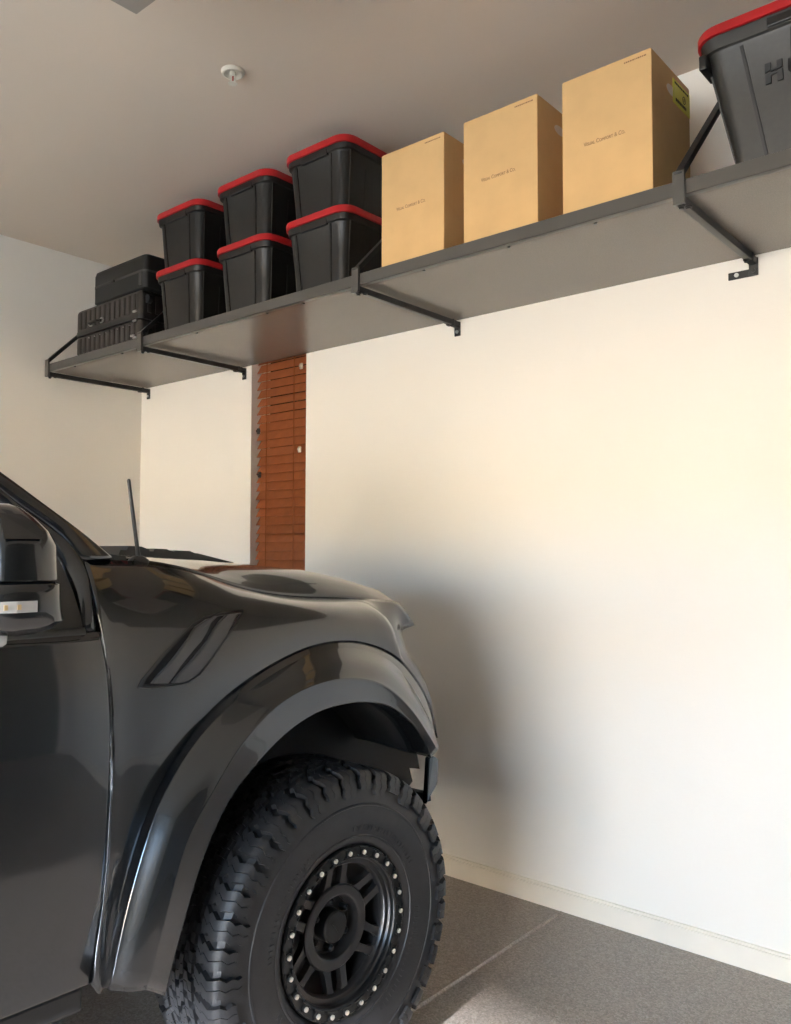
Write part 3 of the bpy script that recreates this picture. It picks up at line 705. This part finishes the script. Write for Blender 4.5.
both('side_window', [GT, [tuple((a[k]+b[k])/2 for k in range(3)) for a, b in zip(GT, GB)], GB], M['glass'], .004, 2, 2)
both('rear_side_window', [[(-.40, -1.78, 1.89), (-.40, -2.2, 1.86)], [(-.19, -1.78, 1.34), (-.19, -2.28, 1.34)]], M['glass'], .004, 2, 2)
both('cab_pillar', [[(-.40, -1.735, 1.955), (-.398, -1.79, 1.955)], [(-.186, -1.735, 1.34), (-.186, -1.79, 1.34)]], M['gloss'], .01, 2, 2)
both('rear_pillar', [[(-.41, -2.18, 1.96), (-.43, -2.33, 1.95)], [(-.188, -2.24, 1.34), (-.188, -2.31, 1.34)]], M['paint'], .012, 2, 2)
both('belt_molding', [[(-.176, -.722, 1.362), (-.176, -1.76, 1.362)], [(-.170, -.722, 1.352), (-.170, -1.76, 1.352)], [(-.176, -.722, 1.343), (-.176, -1.76, 1.343)]], M['trimblack'], .006, 3, 1)
SA = [tuple(p) for p in SAIL]
def sail(f):
    bm = bmesh.new(); pts = []
    for (s, l, z) in SA:
        s2 = -.168-(z-1.34)*.46; pts.append(f((s2, l-(s2-s)*.45, z)))
    prism(bm, pts, (-.012 if f((0, 0, 0))[0] == 0 else .012, 0, 0)); return bm
obj('mirror_mount_panel', sail(lambda p: p), M['gloss'], tk); obj('mirror_mount_panel', sail(mir), M['gloss'], tk)

# side mirrors
def side_mirror(f):
    def sect(z, s0, s1, l0, l1, r):
        w, d = s1-s0, l1-l0
        return [f((p[0]+(s0+s1)/2, p[1]+(l0+l1)/2, z)) for p in rrect(w, d, min(r, w/2-.001, d/2-.001), 0)]
    bm = bmesh.new()
    loft(bm, [sect(z, *a) for z, a in ((1.492, (-.075, .150, -1.070, -.926, .05)), (1.56, (-.075, .148, -1.068, -.930, .05)), (1.590, (-.073, .140, -1.066, -.944, .05)),
         (1.615, (-.068, .125, -1.062, -.966, .045)), (1.634, (-.055, .10, -1.055, -.985, .035)), (1.643, (-.035, .07, -1.045, -1.0, .02)))])
    m_ = obj('side_mirror', bm, M['paint'], tk, smooth=True, sharp=50)
    bm = bmesh.new()
    loft(bm, [sect(z, *a) for z, a in ((1.384, (-.05, .11, -1.05, -.95, .05)), (1.392, (-.06, .13, -1.06, -.930, .05)), (1.41, (-.07, .150, -1.068, -.912, .05)), (1.435, (-.075, .152, -1.072, -.918, .05)),
         (1.46, (-.075, .152, -1.072, -.920, .05)), (1.482, (-.075, .150, -1.070, -.920, .05)), (1.488, (-.07, .145, -1.066, -.930, .05)))])
    obj('lower_housing', bm, M['gloss'], m_, smooth=True, sharp=50)
    bm = bmesh.new(); sg = 1 if f((0, 0, 0))[0] == 0 else -1
    pts = [f(p) for p in ((.02, -1.074, 1.431), (.10, -1.074, 1.431), (.140, -1.062, 1.431), (.1545, -1.025, 1.431), (.1545, -.985, 1.431), (.145, -.985, 1.431), (.145, -1.03, 1.431), (.10, -1.062, 1.431), (.02, -1.066, 1.431))]
    prism(bm, pts, (0, 0, .022)); ln = obj('marker_lamp', bm, M['lens'], m_, smooth=False)
    for l in (-1.045, -1.02):
        bm = bmesh.new(); box(bm, *sorted((f((.1535, 0, 0))[0], f((.157, 0, 0))[0])), l-.004, l+.003, 1.437, 1.447); obj('diode', bm, M['amber'], ln)
    bm = bmesh.new(); loft(bm, [[f((p[0]+.036, -1.0705-q, p[1]+1.555)) for p in rrect(.17, .11, .03, 0)] for q in (0, .004)]); obj('mirror_glass', bm, M['glass_dark'], m_)
    # gloss black panel laid on the upper outer corner
    bm = bmesh.new()
    cap = [f(p) for p in ((.1500, -1.05, 1.572), (.1500, -.975, 1.572), (.149, -.970, 1.580), (.140, -.990, 1.605), (.128, -1.01, 1.620), (.122, -1.05, 1.622))]
    prism(bm, cap, (sg*.003, 0, 0)); obj('black_inset', bm, M['gloss'], m_)
    bm = bmesh.new(); a, b = f((-.19, -.86, 1.425)), f((-.05, -.96, 1.425)); bar(bm, a, b, .07, .055, bev=.01); obj('mounting_arm', bm, M['gloss'], m_)
    bm = bmesh.new(); loft(bm, [[f((p[0]+.10, p[1]-1.035, z)) for p in rrect(.035*k, .025*k, .008*k, 0)] for z, k in ((1.386, 1), (1.37, .9), (1.364, .5))]); obj('puddle_lamp', bm, M['lens'], m_, smooth=True)
side_mirror(lambda p: tuple(p)); side_mirror(mir)

# fender vent: frame, two stepped louvers, flat bed coloured black for the recess's shade
from mathutils.bvhtree import BVHTree
_b = bmesh.new(); grid(_b, FENDER, 4, 4); _b.faces.ensure_lookup_table(); FT = BVHTree.FromBMesh(_b)
def vs2(l, z):
    h = FT.ray_cast(Vector((.5, l, z)), Vector((-1, 0, 0)))
    return h[0].x+.003 if h[0] else -.17
VL = {'AL': [[-0.553, 1.212], [-0.532, 1.233], [-0.507, 1.252], [-0.483, 1.273], [-0.46, 1.296], [-0.436, 1.319], [-0.416, 1.344], [-0.383, 1.359], [-0.348, 1.371]], 'AR': [[-0.504, 1.206], [-0.484, 1.226], [-0.465, 1.247], [-0.443, 1.267], [-0.421, 1.287], [-0.397, 1.306], [-0.377, 1.329], [-0.359, 1.353], [-0.331, 1.37]], 'BL': [[-0.495, 1.207], [-0.474, 1.228], [-0.45, 1.247], [-0.426, 1.266], [-0.403, 1.287], [-0.38, 1.308], [-0.36, 1.332], [-0.337, 1.354], [-0.308, 1.371]], 'BR': [[-0.447, 1.203], [-0.418, 1.216], [-0.393, 1.234], [-0.371, 1.255], [-0.35, 1.277], [-0.329, 1.3], [-0.31, 1.324], [-0.29, 1.349], [-0.267, 1.372]]}
def vent(f):
    sg = 1 if f((0, 0, 0))[0] == 0 else -1
    V = [(p[1]-(vs2(p[1], p[2])+.17)*.47, p[2]) for p in VENT]
    V = [(p.y, p.z) for p in spline([(0, *v) for v in V], 1)]
    cl = sum(v[0] for v in V)/len(V); cz = sum(v[1] for v in V)/len(V)
    def sc_(v, k): return (cl+(v[0]-cl)*k, cz+(v[1]-cz)*k)
    def P(v, e): return f((vs2(v[0], v[1])+e, v[0], v[1]))
    bm = bmesh.new(); m = len(V)
    rg = [[bm.verts.new(P(sc_(v, q), .0012)) for v in V] for q in (.99, .8, .6, .4, .2, .05)]
    for a, b in zip(rg, rg[1:]):
        for i in range(m): bm.faces.new([a[i], a[(i+1) % m], b[(i+1) % m], b[i]])
    bm.faces.new(rg[-1])
    fr = obj('fender_vent', bm, M['liner'], tk)
    bm = bmesh.new(); n = len(V)
    prof = ((1.03, .000), (1.02, .006), (.985, .009), (.955, .009), (.93, .004))
    R_ = [[bm.verts.new(P((v[0]*1+(v[0]-cl)*(k-1), v[1]+(v[1]-cz)*(k-1)*1.0), e)) for v in V] for k, e in prof]
    for a, b in zip(R_, R_[1:]):
        for i in range(n): bm.faces.new([a[i], a[(i+1) % n], b[(i+1) % n], b[i]])
    obj('vent_frame', bm, M['trimblack'], fr, smooth=True, sharp=60)
    # two wide louvers, their front edges folded up over dark slots
    for l_, r_ in (('AL', 'AR'), ('BL', 'BR')):
        bm = bmesh.new(); rows = []
        for q, e in ((0, .002), (0, .010), (.12, .0115), (.5, .0085), (1, .004), (1, .001)):
            rows.append([P(tuple(a[i]+(b[i]-a[i])*q for i in (0, 1)), e) for a, b in zip(VL[l_], VL[r_])])
        V_ = [[bm.verts.new(p) for p in r] for r in rows]
        for r0, r1 in zip(V_, V_[1:]):
            for i in range(len(r0)-1): bm.faces.new([r0[i], r0[i+1], r1[i+1], r1[i]])
        obj('louver', bm, M['vent'], fr)
vent(lambda p: tuple(p)); vent(mir)

# antenna on the right fender
bm = bmesh.new()
loft(bm, [[(p[0]-.30, p[1]-.508, z) for p in rrect(.034*k, .062*k, .015*k, 0)] for z, k in ((1.512, 1), (1.524, .95), (1.532, .6), (1.536, .4))])
an = obj('antenna', bm, M['trimblack'], tk, smooth=True, sharp=50)
bm = bmesh.new(); cyl(bm, (-.30, -.508, 1.53), (-.30, -.512, 1.560), .0070, .0055, n=14); cyl(bm, (-.30, -.512, 1.556), (-.30, -.541, 1.741), .0055, .0048, n=14); cyl(bm, (-.30, -.541, 1.741), (-.30, -.542, 1.744), .0048, .002, n=14)
obj('antenna_mast', bm, M['trimblack'], an, smooth=True, sharp=50)

# front end
bm = bmesh.new()
for s0, s1, l0, l1 in ((-1.62, -.52, .60, .79),):
    loft(bm, [[(p[0]+RC, p[1]+(.68), z) for p in rrect(w, d, .07, 0)] for z, w, d in ((.60, .90, .14), (.63, .98, .20), (.84, 1.0, .22), (.88, .96, .18))])
bp_ = obj('front_bumper', bm, M['trimblack'], tk, smooth=True, sharp=50)
def wing(f):
    bm = bmesh.new(); sg = 1 if f((0, 0, 0))[0] == 0 else -1
    prism(bm, [f(p) for p in ((-.122, .502, .842), (-.116, .520, .845), (-.120, .552, .828), (-.122, .548, .745), (-.122, .489, .685))], (-sg*.02, 0, 0))
    bmesh.ops.bevel(bm, geom=list(bm.edges), offset=.003, segments=2, affect='EDGES')
    return bm
obj('air_dam_end', wing(lambda p: p), M['paint'], tk); obj('air_dam_end', wing(mir), M['paint'], tk)
bm = bmesh.new(); bar(bm, (-.145, .52, .70), (-.60, .60, .66), .03, .03); obj('air_dam_support', bm, M['trimblack'], tk)
bm = bmesh.new(); bar(bm, (-1.995, .52, .70), (-1.54, .60, .66), .03, .03); obj('air_dam_support', bm, M['trimblack'], tk)
bm = bmesh.new(); box(bm, -1.60, -.54, .62, .74, .92, 1.26, bev=.02)
gr = obj('grille', bm, M['trimblack'], tk)
for z in (.98, 1.06, 1.14, 1.20): obj('grille_bar', mk(-1.56, -.58, .735, .765, z-.012, z+.012, bev=.004), M['trimblack'], gr)
for f in (lambda p: p, mir):
    bm = bmesh.new()
    x = [f(p) for p in ((-.335, .585, 1.02), (-.335, .60, 1.25), (-.53, .70, 1.25), (-.53, .71, 1.02))]
    prism(bm, x, (0, -.10, 0)); obj('headlight', bm, M['lens'], tk)
# rocker, cargo bed, tailgate, rear flares
for f in (lambda p: p, mir):
    sg = 1 if f((0, 0, 0))[0] == 0 else -1
    x0, x1 = sorted((f((-.19, 0, 0))[0], f((-.40, 0, 0))[0]))
    obj('rocker', mk(x0, x1, -2.32, -.70, .44, .503, bev=.01), M['trimblack'], tk)
    arc = [(-3.42+.56*math.cos(a), .50+.56*math.sin(a)) for a in [PI*i/16 for i in range(17)]]
    pts = [(-2.34, .50), (-2.34, 1.36), (-4.48, 1.36), (-4.48, .60)] + [(-3.98, .55)] + list(reversed(arc)) + [(-2.86, .50)]
    bm = bmesh.new(); prism(bm, [f((-.15, l, z)) for l, z in pts], (-sg*.05, 0, 0)); obj('bed_side', bm, M['paint'], tk)
    bm = bmesh.new(); R0 = []
    for e, r in ((-.15, .64), (-.06, .60), (-.045, .56), (-.12, .555)):
        R0.append([f((e, -3.42+r*math.cos(a), .50+r*math.sin(a))) for a in [PI*i/8 for i in range(9)]])
    shell('wheel_flare', R0, M['paint'], tk, .004, 3, 3)
bm = bmesh.new(); box(bm, -1.95, -.20, -4.45, -2.36, .78, .84); box(bm, -1.95, -.20, -2.40, -2.35, .78, 1.36); obj('cargo_bed', bm, M['trimblack'], tk)
obj('tailgate', mk(-1.93, -.21, -4.50, -4.45, .70, 1.36, bev=.01), M['paint'], tk)
obj('cab_rear_wall', mk(-1.93, -.21, -2.33, -2.30, .50, 1.36), M['paint'], tk)
bm = bmesh.new(); prism(bm, [(-.42, -2.31, 1.36), (-1.72, -2.31, 1.36), (-1.68, -2.25, 1.95), (-.46, -2.25, 1.95)], (0, -.01, 0)); obj('rear_window', bm, M['glass'], tk)

# ------------------------------------------------------------------ wheels
R = .457; CZ = .457
def tire_mesh():
    bm = bmesh.new(); mid = -.155
    half = [(-.022, .232), (-.010, .240), (.000, .252), (.006, .275), (.0105, .31), (.011, .345), (.007, .38), (.000, .408), (-.010, .430), (-.028, .4415), (-.06, .4435), (-.155, .4445)]
    prof = half + [(2*mid-x, r) for x, r in reversed(half[:-1])]
    lathe_x(bm, prof, n=128)
    NL = 40; pitch = 2*PI/NL
    def lug(stations, a0, w0, w1):
        """stations: (x, r, dx, dr, zig); w0..w1 angular extent as fractions of the pitch."""
        top0, top1, b0, b1 = [], [], [], []
        for (x, r, dx, dr, zg) in stations:
            for lst, w, xx, rr in ((top0, w0, x, r), (top1, w1, x, r), (b0, w0-.03, x+dx, r+dr), (b1, w1+.03, x+dx, r+dr)):
                a = a0+(w+zg)*pitch; lst.append(bm.verts.new((xx, rr*math.cos(a), rr*math.sin(a))))
        n = len(stations)
        for i in range(n-1):
            bm.faces.new([top0[i], top0[i+1], top1[i+1], top1[i]])
            bm.faces.new([top0[i], b0[i], b0[i+1], top0[i+1]]); bm.faces.new([top1[i], top1[i+1], b1[i+1], b1[i]])
        bm.faces.new([top0[0], top1[0], b1[0], b0[0]]); bm.faces.new([top0[-1], b0[-1], b1[-1], top1[-1]])
    for side in (1, -1):
        for i in range(NL):
            a0 = i*pitch*side + (0 if side > 0 else pitch*.5)
            long_ = i % 2 == 0
            st = [(-.088, R, 0, -.015, -.22), (-.066, R, 0, -.015, .02), (-.058, R, 0, -.015, -.10), (-.034, R-.0005, 0, -.015, .10), (-.012, R-.005, -.004, -.014, .02), (.001, R-.015, -.010, -.008, -.03)]
            sd = [(.0085, R-.030, -.012, -.004, .10), (.013, R-.046, -.013, -.003, .02)] + ([(.0155, R-.062, -.012, 0, .12), (.0165, R-.074, -.012, 0, .05)] if long_ else [(.015, R-.056, -.012, 0, .08)])
            st = st+sd
            if side < 0: st = [(2*mid-x, r, -dx, dr, zg) for x, r, dx, dr, zg in st]
            lug(st, a0, -.36, -.03); lug(st, a0, .00, .33)
    for row, (xc, off) in enumerate(((-.118, .3), (-.155, .8), (-.192, .3))):
        for i in range(NL):
            a0 = (i+off)*pitch
            s_ = -1 if row == 1 else 1
            st = [(xc-.017, R, 0, -.014, -.16*s_), (xc-.003, R, 0, -.014, -.13*s_), (xc+.003, R, 0, -.014, .13*s_), (xc+.017, R, 0, -.014, .16*s_)]
            lug(st, a0, -.36, -.03); lug(st, a0, .01, .34)
    # fine serrations round the sidewall
    for i in range(120):
        if i % 30 < 9: continue
        a = 2*PI*i/120
        bar(bm, (.0070, .283*math.cos(a), .283*math.sin(a)), (.0095, .297*math.cos(a), .297*math.sin(a)), .004, .003, up=(1, 0, 0))
    # raised sidewall block ring
    lathe_x(bm, [(.0100, .352), (.0125, .354), (.0118, .358), (.0085, .361)], n=128)
    lathe_x(bm, [(.0030, .262), (.0065, .264), (.0070, .268), (.0055, .270)], n=128)
    return bm
def rim_parts(first):
    """returns list of (name, bmesh, material, level) in wheel axes."""
    out = []
    bm = bmesh.new()
    lathe_x(bm, [(-.012, .205), (-.030, .1975), (-.055, .186), (-.12, .182), (-.22, .190), (-.29, .205), (-.30, .232)], n=96)
    lathe_x(bm, [(-.028, .200), (-.028, .184), (-.036, .179), (-.050, .179), (-.050, .19)], n=96)      # face flange
    lathe_x(bm, [(-.092, .080), (-.060, .0865), (-.048, .0885), (-.0455, .091), (-.0445, .096), (-.0445, .116), (-.048, .120), (-.055, .121), (-.072, .119), (-.085, .08)], n=96)
    for k in range(6):
        a = math.radians(90+60*k)
        for s in (-1, 1):
            a0, a1 = a+s*math.radians(16), a+s*math.radians(8.5)
            p0 = Vector((-.055, .110*math.cos(a0), .110*math.sin(a0))); p1 = Vector((-.038, .190*math.cos(a1), .190*math.sin(a1)))
            d = (p1-p0); t = Vector((1, 0, 0)).cross(d).normalized()
            q = [p0+t*.019, p0-t*.019, p0+d*.18-t*.0125, p0+d*.35-t*.0105, p0+d*.75-t*.0105, p1-t*.018, p1+t*.018, p0+d*.75+t*.0105, p0+d*.35+t*.0105, p0+d*.18+t*.0125]
            prism(bm, q, (-.022, 0, 0))
    out.append(('rim', bm, M['rim']))
    return out
def cyl_x(bm, x0, x1, r, y, z, n=20, r1=None): cyl(bm, (x0, y, z), (x1, y, z), r, r1, n=n)
tm = tire_mesh()
tire = obj('tire', tm, M['rubber'], tk, smooth=True, sharp=28); tire.location = (0, 0, CZ)
rim = obj('rim', rim_parts(True)[0][1], M['rim'], tk, smooth=True, sharp=35); rim.location = (0, 0, CZ)
bm = bmesh.new()
lathe_x(bm, [(-.020, .200), (-.010, .2005), (-.004, .203), (-.002, .206), (-.002, .234), (-.004, .2365), (-.010, .238), (-.022, .238)], n=120)
for k in range(24):
    a = math.radians(16.4+15*k); c = (.2205*math.sin(a), .2205*math.cos(a))
    a2 = a+math.radians(7.5)
    # raised boss round each bolt and a scalloped pocket between them
    cyl_x(bm, -.004, .0035, .0118, c[0], c[1], 16)
    e = Vector((0, math.sin(a), math.cos(a))); t = Vector((0, math.cos(a), -math.sin(a)))
    for q in (.2085, .2335): bar(bm, e*q-t*.020+Vector((.000, 0, 0)), e*q+t*.020+Vector((.000, 0, 0)), .004, .006, up=(1, 0, 0))
ring = obj('beadlock_ring', bm, M['rimring'], rim, smooth=True, sharp=35)
bm = bmesh.new(); cyl_x(bm, .0, .0075, .0068, 0, 0, 12); cyl_x(bm, .0075, .0090, .0068, 0, 0, 12, r1=.0045)
bolt0 = obj('ring_bolt', bm, M['bolt'], rim, smooth=True, sharp=35)
def dup(o, parent, loc=None):
    c = o.copy(); C.objects.link(c); c.parent = parent
    if loc is not None: c.location = loc
    return c
for k in range(24):
    a = math.radians(16.4+15*k); p = (.0, .2205*math.sin(a), .2205*math.cos(a))
    if k == 0: bolt0.location = p
    else: dup(bolt0, rim, p)
bm = bmesh.new(); cyl_x(bm, -.100, -.090, .080, 0, 0, 64); obj('hub_plate', bm, M['rim'], rim, smooth=True, sharp=35)
bm = bmesh.new(); cyl_x(bm, -.092, -.052, .047, 0, 0, 48, r1=.045); cyl_x(bm, -.052, -.048, .045, 0, 0, 48, r1=.041)
bar(bm, (-.0475, -.012, .016), (-.0475, .012, -.016), .010, .002, up=(1, 0, 0))
cap = obj('center_cap', bm, M['rimring'], rim, smooth=True, sharp=35)
bm = bmesh.new(); cyl_x(bm, -.092, -.068, .0115, 0, 0, 6); cyl_x(bm, -.068, -.062, .009, 0, 0, 12, r1=.005)
nut0 = obj('lug_nut', bm, M['rimring'], rim)
for k in range(6):
    a = math.radians(30+60*k); p = (0, .0665*math.cos(a), .0665*math.sin(a))
    if k == 0: nut0.location = p
    else: dup(nut0, rim, p)
bm = bmesh.new(); cyl_x(bm, -.175, -.155, .165, 0, 0, 64); bd = obj('brake_disc', bm, M['disc'], tk, smooth=True, sharp=35); bd.location = (0, 0, CZ)
for (x, y, flip) in ((2*RC, 0, 1), (0, -3.42, 0), (2*RC, -3.42, 1)):
    for o in (tire, rim, bd):
        c = dup(o, tk, (x, y, CZ))
        if flip: c.rotation_euler = (0, 0, PI)
        if o is rim:
            for ch in [h for h in rim.children]:
                if ch.name.startswith('ring_bolt') and x < -1: continue
                g = dup(ch, c)
bm = bmesh.new(); cyl(bm, (-.2, 0, CZ), (2*RC+.2, 0, CZ), .05); cyl(bm, (-.2, -3.42, CZ), (2*RC+.2, -3.42, CZ), .06); obj('axle', bm, M['liner'], tk)

# ------------------------------------------------------------------ light
w = bpy.data.worlds.new('sky'); sc.world = w; w.use_nodes = True
nt = w.node_tree; bg = nt.nodes['Background']
bg.inputs['Color'].default_value = SKYC
tc = nt.nodes.new('ShaderNodeTexCoord'); sx = nt.nodes.new('ShaderNodeSeparateXYZ'); mr = nt.nodes.new('ShaderNodeMapRange')
nt.links.new(tc.outputs['Generated'], sx.inputs[0]); nt.links.new(sx.outputs['Z'], mr.inputs['Value'])
mr.inputs['From Min'].default_value = .05; mr.inputs['From Max'].default_value = .55      # hazy bright horizon, deeper sky overhead
mr.inputs['To Min'].default_value = SKY; mr.inputs['To Max'].default_value = SKY*.22
nt.links.new(mr.outputs['Result'], bg.inputs['Strength'])
sun = bpy.data.lights.new('sun', 'SUN'); sun.energy = SUN; sun.angle = math.radians(.6); sun.color = SUNC
so = bpy.data.objects.new('sun', sun); C.objects.link(so)
def aim(o, elev, az, loc):
    d = Vector((-math.sin(az)*math.cos(elev), math.cos(az)*math.cos(elev), -math.sin(elev)))
    o.rotation_euler = d.to_track_quat('-Z', 'Y').to_euler(); o.location = loc
aim(so, math.radians(ELEV), math.radians(180+SAZ), (0, 8, 8))
# sunlight thrown back into the garage by a window across the street
gl = bpy.data.lights.new('window_glint', 'SUN'); gl.energy = GLINT; gl.angle = math.radians(1.5); gl.color = (.86, .91, 1.0)
go = bpy.data.objects.new('window_glint', gl); C.objects.link(go)
aim(go, math.atan(2.36/(2.40-YF+T)), math.radians(8), (1, -9, 3))
pl = bpy.data.lights.new('doorway_portal', 'AREA'); pl.shape = 'RECTANGLE'; pl.size = DX1-DX0; pl.size_y = DZ; pl.cycles.is_portal = True
po = bpy.data.objects.new('doorway_portal', pl); C.objects.link(po)
po.location = ((DX0+DX1)/2, YF-.02, DZ/2); po.rotation_euler = (PI/2, 0, 0)
# ------------------------------------------------------------------ camera
cam = bpy.data.cameras.new('camera'); co = bpy.data.objects.new('camera', cam); C.objects.link(co)
cam.sensor_fit = 'VERTICAL'; cam.sensor_height = 24; cam.lens = 834.85/1024*24; cam.clip_start = .05
r = Vector((0.76237504, 0.64713364, 0.00153422)); u = Vector((0.02902253, -0.03655905, 0.99890997)); f = Vector((-0.64648433, 0.7614995, 0.04665316))
m = Matrix((r, u, -f)).transposed().to_4x4(); m.translation = Vector((0, 0, 1.55)); co.matrix_world = m
sc.camera = co
sc.view_settings.view_transform = 'Standard'; sc.view_settings.look = 'None'
sc.view_settings.exposure = EXPO; sc.view_settings.gamma = 1.0; sc.view_settings.use_curve_mapping = False
cy = sc.cycles
cy.use_denoising = True; cy.max_bounces = 14; cy.diffuse_bounces = 10; cy.glossy_bounces = 5; cy.sample_clamp_indirect = 8; cy.caustics_reflective = False; cy.caustics_refractive = False
try: cy.denoiser = 'OPENIMAGEDENOISE'
except Exception: pass
